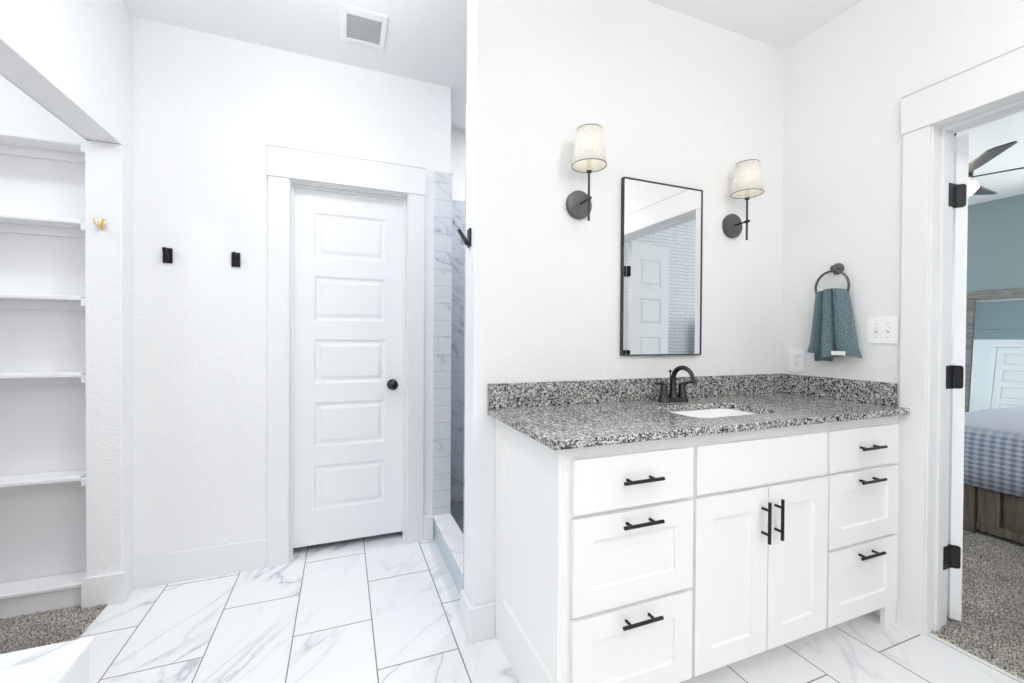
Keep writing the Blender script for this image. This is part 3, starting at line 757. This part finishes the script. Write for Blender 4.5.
# countertop with sink opening
CX0, CX1, CY0, CY1, CZ = .549, 2.249, 1.065, 1.654, .934
SXC, SYC, SW, SD, SR = 1.415, 1.325, .43, .27, .06
def rrect(cx, cy, w_, d_, r, angs):
    out = []
    hw, hd = w_/2, d_/2
    for a in angs:
        c, s = math.cos(a), math.sin(a)
        lo, hi = 0, 2
        def inside(t):
            x, y = abs(t*c), abs(t*s)
            if x > hw or y > hd: return False
            if x > hw-r and y > hd-r: return (x-hw+r)**2+(y-hd+r)**2 <= r*r
            return True
        for _ in range(40):
            m = (lo+hi)/2
            if inside(m): lo = m
            else: hi = m
        out.append((cx+lo*c, cy+lo*s))
    return out
def rect_hit(cx, cy, x0, x1, y0, y1, angs):
    out = []
    for a in angs:
        c, s = math.cos(a), math.sin(a); t = 9
        if c > 1e-9: t = min(t, (x1-cx)/c)
        if c < -1e-9: t = min(t, (x0-cx)/c)
        if s > 1e-9: t = min(t, (y1-cy)/s)
        if s < -1e-9: t = min(t, (y0-cy)/s)
        out.append((cx+t*c, cy+t*s))
    return out
angs = [2*PI*k/72 for k in range(72)]
for (x, y) in ((CX0, CY0), (CX0, CY1), (CX1, CY0), (CX1, CY1)): angs.append(math.atan2(y-SYC, x-SXC) % (2*PI))
for sx in (-1, 1):
    for sy in (-1, 1):
        for q in range(9):
            a = q*PI/16; angs.append(math.atan2(sy*(SD/2-SR+SR*math.sin(a)), sx*(SW/2-SR+SR*math.cos(a))) % (2*PI))
angs = sorted(set(round(a, 6) for a in angs))
outer = rect_hit(SXC, SYC, CX0, CX1, CY0, CY1, angs); inner = rrect(SXC, SYC, SW, SD, SR, angs)
n = len(angs); z0, z1 = VT, CZ
verts = [(x, y, z1) for x, y in outer]+[(x, y, z1) for x, y in inner]+[(x, y, z0) for x, y in outer]+[(x, y, z0) for x, y in inner]
faces = []
for i in range(n):
    j = (i+1) % n
    faces += [(i, j, n+j, n+i), (2*n+j, 2*n+i, 3*n+i, 3*n+j), (j, i, 2*n+i, 2*n+j), (n+i, n+j, 3*n+j, 3*n+i)]
ct = thing('countertop', (1.41, 1.38, VT), 'polished grey speckled granite countertop with matching backsplashes', 'countertop')
b = MB(); b.add(verts, faces); b.build('slab', M_['granite'], ct, .0025)
MB().box(CX0, 1.635, CZ, RW-.001, MW-.0005, 1.035).build('backsplash', M_['granite'], ct, .002)
MB().box(RW-.021, 1.119, CZ, RW-.001, 1.635, 1.035).build('side_splash', M_['granite'], ct, .002)

# sink
sink = thing('undermount_sink', (SXC, SYC, VT-.14), 'white undermount sink basin set in the granite countertop', 'sink')
b = MB(); rings = []
for (z, g, r) in ((VT-.0005, .012, .07), (VT-.0005, -.004, .06), (VT-.03, -.010, .06), (VT-.09, -.022, .06), (VT-.125, -.045, .05), (VT-.135, -.09, .04), (VT-.137, -.13, .004)):
    rings.append([(x, y, z) for x, y in rrect(SXC, SYC, max(SW+2*g, .03), max(SD+2*g, .03), min(r, max(SD+2*g, .03)/2-.001), angs)])
b.rings(rings, False, True)
o = b.build('basin', M_['porcelain'], sink, smooth=True)
MB().lathe((SXC, SYC, VT-.1365), (0, 0, 1), [(0, .024), (.002, .024), (.003, .018), (.001, .016), (.001, 0)], 24).build('drain', M_['bronze'], sink, smooth=True)

# faucet
fx, fy = 1.415, 1.56
fau = thing('faucet', (fx, fy, CZ), 'dark bronze two handle arched faucet behind the sink', 'faucet')
b = MB(); rings = []
for (z, w_, d_) in ((0, .158, .056), (.004, .158, .056), (.016, .148, .048), (.020, .140, .042)):
    rings.append([(x, y, CZ+z) for x, y in rrect(fx, fy, w_, d_, d_/2-.001, [2*PI*k/64 for k in range(64)])])
b.rings(rings); b.build('base', M_['bronze'], fau, smooth=True)
b = MB()
b.lathe((fx, fy, CZ+.018), (0, 0, 1), [(0, .023), (.01, .019), (.03, .0155), (.06, .0135)], 24)
path = [(fx, fy, CZ+.07)]
path += [(fx, fy-.060+.060*math.cos(a), CZ+.105+.054*math.sin(a)) for a in [PI*k/18 for k in range(0, 16)]]
path += [(fx, fy-.121, CZ+.112), (fx, fy-.126, CZ+.104)]
b.tube(path, [.0125]+[.0118-.0002*k for k in range(16)]+[.0088, .0086], 18)
b.lathe(path[-1], (0, -.45, -1), [(-.002, .0100), (.010, .0103), (.012, .009)], 20)
b.build('spout', M_['bronze'], fau, smooth=True)
b = MB(); b.tube([(fx, fy+.018, CZ+.018), (fx, fy+.020, CZ+.135)], .0025, 8); b.lathe((fx, fy+.020, CZ+.130), (0, 0, 1), [(0, .003), (.004, .0065), (.010, .0065), (.014, .003)], 14)
b.build('lift_rod', M_['bronze'], fau, smooth=True)
for s in (-1, 1):
    hx = fx+s*.052
    b = MB()
    b.lathe((hx, fy, CZ+.018), (0, 0, 1), [(0, .0225), (.012, .019), (.032, .0155), (.052, .0165), (.060, .0150), (.066, .009), (.068, .0)], 24)
    b.tube([(hx-s*.004, fy, CZ+.072), (hx+s*.012, fy-.004, CZ+.083), (hx+s*.030, fy-.008, CZ+.086), (hx+s*.052, fy-.013, CZ+.087), (hx+s*.066, fy-.016, CZ+.091)], [.0125, .0085, .0065, .0055, .0045], 14)
    b.build('handle', M_['bronze'], fau, smooth=True)

# ------------------------------------------------------------------ wall mirror
mx0, mx1, mz0, mz1 = 1.1875, 1.6575, 1.143, 1.9575
mir = thing('wall_mirror', ((mx0+mx1)/2, MW, mz0), 'tall rectangular mirror with a thin black frame above the sink', 'mirror')
b = MB(); fw_ = .0052
for (x0, x1, z0, z1) in ((mx0, mx0+fw_, mz0, mz1), (mx1-fw_, mx1, mz0, mz1), (mx0+fw_, mx1-fw_, mz0, mz0+fw_), (mx0+fw_, mx1-fw_, mz1-fw_, mz1)):
    b.box(x0, 1.634, z0, x1, MW-.001, z1)
b.build('frame', simple('gunmetal', (.055, .055, .058), .4, .5), mir, .0008)
MB().box(mx0+fw_, 1.638, mz0+fw_, mx1-fw_, 1.650, mz1-fw_).build('glass', M_['mirror'], mir)

# ------------------------------------------------------------------ sconces
def make_sconce(x):
    z = 1.805; sx, sy = x-.006, 1.555
    t = thing('wall_sconce', (x, MW, z), 'lit wall sconce with linen shade left of the black framed mirror', 'wall lamp', 'sconces beside the mirror')
    b = MB(); b.lathe((x, MW-.0005, z), (0, -1, 0), [(0, .061), (.016, .061), (.020, .058), (.022, .045), (.023, .0)], 48)
    b.build('backplate', M_['pewter'], t, smooth=True)
    b = MB(); b.tube([(x, MW-.02, z), (sx, sy+.006, z)], .0042, 14)
    b.lathe((sx, sy+.012, z), (0, -1, 0), [(0, .007), (.024, .007)], 16)
    b.build('arm', M_['bronze'], t, smooth=True)
    b = MB(); b.tube([(sx, sy, z-.092), (sx, sy, z+.112)], .0048, 16); b.lathe((sx, sy, z+.108), (0, 0, 1), [(0, .011), (.006, .0115), (.008, .011)], 20)
    b.build('stem', M_['bronze'], t, smooth=True)
    MB().lathe((sx, sy, z+.115), (0, 0, 1), [(0, .0095), (.048, .0095), (.05, .006)], 18).build('candle_sleeve', M_['candle'], t, smooth=True)
    zb, zt, rb, r_t = z+.135, z+.283, .0725, .0520
    N = 48
    def ring(r, zz): return [(sx+r*math.cos(2*PI*k/N), sy+r*math.sin(2*PI*k/N), zz) for k in range(N)]
    b = MB(); b.rings([ring(rb, zb), ring((rb+r_t)/2, (zb+zt)/2), ring(r_t, zt)], False, False)
    sh = b.build('lamp_shade', M_['shade'], t, smooth=True)
    for (r, zz) in ((rb, zb), (r_t, zt)):
        b = MB(); b.rings([ring(r+.0008, zz), ring(r+.0008, zz+.0028), ring(r-.0012, zz+.0028), ring(r-.0012, zz), ring(r+.0008, zz)], False, False)
        b.build('shade_rim', simple('shade_binding', (.12, .11, .09), .7) if 'shade_binding' not in bpy.data.materials else bpy.data.materials['shade_binding'], sh, smooth=True)
    b = MB(); b.lathe((sx, sy, z+.164), (0, 0, 1), [(0, .008), (.012, .012), (.03, .021), (.05, .023), (.066, .015), (.074, .0)], 24)
    b.build('bulb', M_['bulb'], t, smooth=True)
    return t
sc1 = make_sconce(.962)
sc2 = copy_tree(sc1); sc2.location.x = 1.868
sc2['label'] = 'lit wall sconce with linen shade right of the black framed mirror'

# ------------------------------------------------------------------ robe hooks
def make_hook(label):
    t = thing('robe_hook', (0, 0, 0), label, 'hook', 'black robe hooks')
    b = MB(); b.box(-.0195, -.009, -.037, .0195, -.0005, .037); b.build('backplate', M_['black'], t, .0015)
    b = MB()
    w_ = .008
    pr = [(-.009, -.030), (-.009, -.014), (-.046, .034), (-.055, .028), (-.018, -.030)]
    k = len(pr)
    b.add([(-w_, y, z) for y, z in pr]+[(w_, y, z) for y, z in pr],
          [tuple(range(k)), tuple(reversed(range(k, 2*k)))]+[(i, (i+1) % k, k+(i+1) % k, k+i) for i in range(k)])
    b.build('prong', M_['black'], t, .001)
    return t
h1 = make_hook('small black robe hook nearer the closet, left of the five panel door')
h1.location = (-.798, DW, 1.614)
h2 = copy_tree(h1); h2.location = (-.511, DW, 1.614); h2['label'] = 'small black robe hook nearer the five panel door casing'
h3 = copy_tree(h1); h3.location = (.49, 1.716, 1.632); h3.rotation_euler = (0, 0, -PI/2)
h3['label'] = 'black robe hook seen side-on at the end of the vanity wall by the shower'

# brass hook on the closet jamb
hx, hy, hz = -1.005, 2.475, 1.722
bh = thing('coat_hook', (hx, hy, hz), 'small brass double hook on the closet wall end', 'hook')
b = MB(); b.lathe((hx, hy-.0005, hz+.002), (0, -1, 0), [(0, .014), (.003, .014), (.005, .011), (.0055, 0)], 24)
b.box(hx-.009, hy-.005, hz-.024, hx+.009, hy-.0005, hz+.020)
b.build('backplate', M_['brass'], bh, .001, smooth=True)
b = MB()
for s in (-1, 1):
    b.tube([(hx+s*.002, hy-.004, hz-.012), (hx+s*.006, hy-.020, hz-.018), (hx+s*.012, hy-.032, hz-.008), (hx+s*.016, hy-.034, hz+.010), (hx+s*.017, hy-.032, hz+.016)], [.004, .0038, .0035, .0035, .0055], 10)
b.tube([(hx, hy-.004, hz-.015), (hx, hy-.015, hz-.026), (hx, hy-.024, hz-.022)], [.004, .0038, .005], 10)
b.build('prongs', M_['brass'], bh, smooth=True)

# ------------------------------------------------------------------ towel ring and towel
ty, tz, tx = 1.366, 1.568, 2.212
tr = thing('towel_ring', (RW, ty, tz), 'dark metal towel ring on the right wall', 'towel ring')
b = MB(); b.lathe((RW-.0005, ty, tz), (-1, 0, 0), [(0, .028), (.004, .028), (.007, .023), (.011, .012), (.020, .010), (.024, .014), (.030, .017), (.037, .016), (.042, .010), (.044, .0)], 32)
b.build('wall_post', M_['pewter'], tr, smooth=True)
RC = (tx+.004, ty+.008, tz-.088); RR = .076
b = MB(); pts = [(RC[0], RC[1]+RR*math.sin(a), RC[2]+RR*math.cos(a)) for a in [2*PI*k/60 for k in range(61)]]
b.tube(pts, .0055, 12); b.build('ring', M_['pewter'], tr, smooth=True)

tw = thing('hand_towel', (tx, ty, 1.12), 'teal blue terry hand towel hanging from the towel ring', 'towel')
NU, NV = 120, 70
def towel_pt(u, v):
    # u in 0..1 around the closed section (0..0.6 front, rest back), v 0 top .. 1 bottom
    top, bot = 1.468, 1.148
    yl = 1.442 + (v**1.3)*.022; yr = 1.302 - (v**1.15)*.052            # image left is high y
    if u < .6:
        s = u/.6; y = yl+(yr-yl)*s
        fold = .5*math.sin(PI*s)**.5
        d = .016+.010*v
        ridge = .013*math.exp(-((s-.10)/.09)**2)*(.5+v) + .020*math.exp(-((s-.42)/.10)**2)*(.4+.6*v) - .014*math.exp(-((s-.60)/.035)**2)*(.6+.4*v) - .012*math.exp(-((s-.26)/.045)**2)*(.5+.5*v) + .012*math.exp(-((s-.78)/.14)**2)
        x = tx-.004 - d*(math.sin(PI*min(max(s, .0), 1))**.4) - ridge*1.5
    else:
        s = (u-.6)/.4; y = yr+(yl-yr)*s
        x = tx+.012+.016*math.sin(PI*s)**.5 + .003*math.sin(9*s+3*v)
    # bottom hem line
    zb = bot - .013*max(0, 1-abs((y-1.24)/.05)) + .010*math.sin((y-1.25)*40) 
    zt = top - .015*((y-1.362)/.07)**2 if v < .2 else top
    t = v
    z = top+(zb-top)*t
    z -= (.012*((y-1.362)/.07)**2)*max(0, 1-v*5)
    # shallow side flare near the hem
    if v > .86: y += (y-1.35)*.08*(v-.86)/.14
    return (x, y, z)
rings = []
c = (tx, 1.365)
for q in (.5, .8, .95):
    r = [towel_pt(k/NU, 0) for k in range(NU)]
    rings.append([(c[0]+(x-c[0])*q, c[1]+(y-c[1])*(.5+.5*q), z+.004*(1-q*q)) for x, y, z in r])
for j in range(NV+1): rings.append([towel_pt(k/NU, j/NV) for k in range(NU)])
b = MB(); cut = int(NV*.90)+3
b.rings(rings[:cut+1], True, False); o = b.build('cloth', M_['towel'], tw, smooth=True)
b = MB(); b.rings(rings[cut:], False, True); b.build('hem_band', M_['hem'], tw, smooth=True)
# lower back layer peeking out under the left half
b = MB(); rr_ = []
for z, g in ((1.20, 0), (1.15, .004), (1.130, .006), (1.118, .002)):
    rr_.append([(tx+.006+.011*math.cos(a), 1.410+(.042+g)*math.sin(a)+.004*math.sin(3*a), z+.004*math.sin(2*a)) for a in [2*PI*k/40 for k in range(40)]])
b.rings(rr_); b.build('back_layer', M_['hem'], tw, smooth=True)
lb = MB()
p0 = [Vector(towel_pt(.6*s, .935)) for s in (.58, .68, .76, .86)]
xo = min(p.x for p in p0)-.003
lb.box(xo, p0[-1].y, 1.150, xo+.0015, p0[0].y, 1.169)
lb.build('woven_label', M_['white_plastic'], tw)

# ------------------------------------------------------------------ outlet and switches
ol = thing('wall_outlet', (RW, 1.5635, 1.113), 'white duplex wall outlet above the side backsplash', 'outlet')
MB().box(RW-.006, 1.524, 1.053, RW-.0005, 1.603, 1.173).build('cover_plate', M_['white_plastic'], ol, .002)
for zc in (1.134, 1.092):
    r = MB().box(RW-.008, 1.5465, zc-.014, RW-.004, 1.5805, zc+.014).build('receptacle', M_['white_plastic'], ol, .001)
    s = MB(); s.box(RW-.0085, 1.5550, zc-.001, RW-.0075, 1.5570, zc+.008); s.box(RW-.0085, 1.5700, zc-.001, RW-.0075, 1.5720, zc+.008)
    s.lathe((RW-.0085, 1.5635, zc-.007), (1, 0, 0), [(0, .0024), (.001, .0024)], 12)
    s.build('slots', M_['slot'], r)
MB().lathe((RW-.0055, 1.5635, 1.113), (-1, 0, 0), [(0, .003), (.0012, .0028)], 12).build('screw', M_['grey_plastic'], ol)
sw = thing('light_switch', (RW, 1.177, 1.266), 'white double toggle light switch between towel and door casing', 'light switch')
MB().box(RW-.006, 1.117, 1.206, RW-.0005, 1.237, 1.326).build('cover_plate', M_['white_plastic'], sw, .002)
for yc in (1.154, 1.200):
    MB().box(RW-.0066, yc-.0055, 1.254, RW-.0058, yc+.0055, 1.278).build('toggle_slot', M_['grey_plastic'], sw)
    b = MB(); b.add([(RW-.006, yc-.004, 1.260), (RW-.006, yc+.004, 1.260), (RW-.006, yc+.004, 1.273), (RW-.006, yc-.004, 1.273),
                     (RW-.020, yc-.003, 1.271), (RW-.020, yc+.003, 1.271), (RW-.018, yc+.003, 1.278), (RW-.018, yc-.003, 1.278)],
                    [(0, 1, 2, 3), (4, 7, 6, 5), (0, 4, 5, 1), (1, 5, 6, 2), (2, 6, 7, 3), (3, 7, 4, 0)])
    b.build('toggle', M_['white_plastic'], sw)
    for zc in (1.236, 1.296):
        MB().lathe((RW-.0058, yc, zc), (-1, 0, 0), [(0, .003), (.0012, .0028)], 12).build('screw', M_['grey_plastic'], sw)

# ------------------------------------------------------------------ ceiling vent and unseen ceiling lamps
vt = thing('ceiling_vent', (.093, 2.245, ZH), 'square white slatted exhaust vent on the ceiling', 'ceiling vent')
vx0, vx1, vy0, vy1 = -.014, .198, 2.123, 2.369
gx0, gx1, gy0, gy1 = .015, .174, 2.170, 2.345
b = MB()
for (x0, x1, y0, y1) in ((vx0, gx0, vy0, vy1), (gx1, vx1, vy0, vy1), (gx0, gx1, vy0, gy0), (gx0, gx1, gy1, vy1)):
    b.box(x0, y0, ZH-.008, x1, y1, ZH-.0005)
b.build('frame', M_['white_plastic'], vt, .003)
MB().box(gx0, gy0, ZH-.0015, gx1, gy1, ZH-.0008).build('backing', M_['vent_dark'], vt)
ns = 14
for k in range(ns):
    y = gy0+(k+.5)*(gy1-gy0)/ns
    b = MB(); b.T = Matrix.Translation((0, y, ZH-.006)) @ Matrix.Rotation(math.radians(38), 4, 'X')
    b.box(gx0, -.0036, -.0006, gx1, .0038, .0006); b.build('slat', M_['white_plastic'], vt)

GL = ['white globe lamp hanging from the hall ceiling in front of the five panel door', 'white globe lamp on the hall ceiling behind the viewer',
      'white globe lamp on the ceiling above the vanity floor', 'white globe lamp behind the viewer on the vanity side']
for (x, y, z, p, c), l in zip(GLOBES, GL):
    t = thing('globe_lamp', (x, y, z), l, 'ceiling lamp', 'white globe ceiling lamps')
    MB().lathe((x, y, z-.0005), (0, 0, -1), [(0, .06), (.012, .06), (.02, .03), (.085, .028)], 32).build('canopy', M_['trim'], t, smooth=True)
    gm = simple('globe_glass', (1, 1, 1), .4, emis=c, es=p/(PI*.0616))
    MB().lathe((x, y, z-.085), (0, 0, -1), [(.07-.07*math.cos(a), .07*math.sin(a)) for a in [PI*k/20 for k in range(21)]], 32).build('globe', gm, t, smooth=True)
FL = ['round white flush lamp on the shower ceiling', 'round white flush lamp on the closet ceiling']
for (x, y, z, p, c), l in zip(FLUSH, FL):
    t = thing('flush_lamp', (x, y, z), l, 'ceiling lamp', 'round flush ceiling lamps')
    b = MB(); b.lathe((x, y, z-.0005), (0, 0, -1), [(0, .105), (.004, .105), (.012, .092), (.012, .088), (.004, .086), (0, .086)], 40, cap=False)
    b.build('trim_ring', M_['trim'], t, smooth=True)
    MB().lathe((x, y, z-.001), (0, 0, -1), [(0, .086), (.003, .086)], 32).build('lens', M_['lamp_lens'], t)

# ------------------------------------------------------------------ bedroom furniture
bed = thing('bed', (4.6, .6, 0), 'rustic brown wood bed frame with panelled side rail', 'bed')
MB().box(3.97, -.62, .0, 5.55, -.56, 1.46).build('headboard', M_['bedwood'], bed, .004)
MB().box(3.700, 1.432, 0, 3.775, 1.76, .40).build('post', M_['bedwood'], bed, .004)
MB().box(3.705, -.56, 0, 3.765, -.45, .42).build('post', M_['bedwood'], bed, .003)
b = MB()
b.box(3.755, -.45, .03, 3.77, 1.43, .34)
b.box(3.722, -.45, .03, 3.755, 1.43, .085); b.box(3.722, -.45, .300, 3.755, 1.43, .335)
for y in (.0, .66, 1.325): b.box(3.720, y, .0855, 3.755, y+.10, .2995)
b.build('side_rail', M_['bedwood'], bed, .003)
for (y0, y1) in ((.105, .655), (.765, 1.315)):
    MB().box(3.742, y0, .0855, 3.755, y1, .2995).build('drawer_front', M_['bedwood'], bed, .003)
MB().box(3.75, 1.70, .03, 5.55, 1.76, .40).build('footboard', M_['bedwood'], bed, .004)
MB().box(3.76, -.54, .25, 5.52, 1.69, .33).build('slat_base', M_['bedwood'], bed)
mt = MB().box(3.76, -.54, .331, 5.52, 1.69, .62).build('mattress', M_['mattress'], None, .05, seg=4)
recentre(mt, (4.6, .6, .331)); tag(mt, 'mattress under the pale blue waffle bedspread', 'mattress')
b = MB()
NY = 60
ys = [-.48+i*(2.22+.0)/NY for i in range(NY+1)]
prof = []
rings = []
for y in ys:
    wv = .006*math.sin(y*21)+.004*math.sin(y*47+1)
    e_ = max(0, (y-1.5)/.24)**2*.07
    rings.append([(3.698+wv*.6, y+e_, .312+.004*math.sin(y*13)), (3.696+wv, y+e_, .45), (3.703+wv*.6, y, .58), (3.715, y, .635), (3.745, y, .662), (3.80, y, .672), (4.7, y, .678), (5.52, y, .672), (5.56, y, .63), (5.57, y, .35)])
b.rings(rings, False, False, closed=False)
# foot drape
fr = []
for k in range(2):
    pass
last = rings[-1]
b.add([last[5], last[6], last[7], (3.80, 1.775, .64), (4.7, 1.775, .645), (5.52, 1.775, .64), (3.78, 1.812, .33), (4.7, 1.812, .35), (5.54, 1.812, .35), last[4], last[3], last[2], last[1], last[0], (3.735, 1.772, .62)],
      [(0, 1, 4, 3), (1, 2, 5, 4), (3, 4, 7, 6), (4, 5, 8, 7), (9, 0, 3, 14), (10, 9, 14), (11, 10, 14), (12, 11, 14, 6), (13, 12, 6), (14, 3, 6)])
bs = b.build('bedspread', M_['bedspread'], None, smooth=True)
sd = bs.modifiers.new('thick', 'SOLIDIFY'); sd.thickness = .008; sd.offset = 1
recentre(bs, (4.6, .6, .67)); tag(bs, 'pale blue grey waffle bedspread draped over the bed', 'bedspread')

# leaning mirror
lm = thing('leaning_mirror', (7.75, 2.5, 0), 'large leaning mirror in a weathered grey wood frame behind the bed', 'mirror')
LT = Matrix.Translation((7.66, 0, .0)) @ Matrix.Rotation(math.radians(5.0), 4, 'Y')
y0, y1, H, fw_ = 1.75, 3.15, 1.885, .10
b = MB(); b.T = LT
b.box(0, y0, 0, .04, y0+fw_, H); b.box(0, y1-fw_, 0, .04, y1, H); b.box(0, y0+fw_, 0, .04, y1-fw_, fw_); b.box(0, y0+fw_, H-.118, .04, y1-fw_, H)
b.build('frame', M_['driftwood'], lm, .004)
b = MB(); b.T = LT; b.box(.018, y0+fw_-.002, fw_-.002, .03, y1-fw_+.002, H-fw_+.002); b.build('glass', M_['mirror'], lm)

# ceiling fan
FX, FY, FZ = 4.35, 1.825, 2.45
fan = thing('ceiling_fan', (FX, FY, ZB), 'black bladed ceiling fan with a glowing light bowl in the bedroom', 'ceiling fan')
b = MB(); b.lathe((FX, FY, ZB-.001), (0, 0, -1), [(0, .07), (.03, .065), (.05, .03), (.055, .012)], 28); b.tube([(FX, FY, ZB-.05), (FX, FY, FZ+.09)], .012, 14)
b.build('downrod', M_['fan'], fan, smooth=True)
b = MB(); b.lathe((FX, FY, FZ+.10), (0, 0, -1), [(0, .03), (.02, .085), (.06, .105), (.10, .10), (.13, .07), (.135, .0)], 36)
b.build('motor', M_['fan'], fan, smooth=True)
b = MB(); b.lathe((FX, FY, FZ-.036), (0, 0, -1), [(0, .09), (.01, .125), (.05, .135), (.09, .105), (.115, .05), (.12, .0)], 36)
b.build('light_bowl', M_['fan_glass'], fan, smooth=True)
for k in range(5):
    a = math.radians(222+72*k)
    b = MB(); b.T = Matrix.Translation((FX, FY, FZ)) @ Matrix.Rotation(a, 4, 'Z') @ Matrix.Rotation(math.radians(13), 4, 'X')
    P = [(.09, .02), (.16, .045), (.22, .062), (.64, .072), (.67, .05), (.67, -.045), (.64, -.072), (.22, -.062), (.16, -.045), (.09, -.02)]
    m_ = len(P)
    b.add([(x, y, .004) for x, y in P]+[(x, y, -.004) for x, y in P], [tuple(range(m_)), tuple(reversed(range(m_, 2*m_)))]+[(i, (i+1) % m_, m_+(i+1) % m_, m_+i) for i in range(m_)])
    b.build('blade', M_['fan'], fan, .001)
pl = bpy.data.lights.new('fan_light', 'POINT'); pl.energy = 22; pl.color = (1, .85, .62); pl.shadow_soft_size = .08
po = bpy.data.objects.new('fan_light', pl); po.location = (FX, FY, FZ-.24); COL.objects.link(po)

for o in bpy.data.objects:
    if '_o' in o: del o['_o']
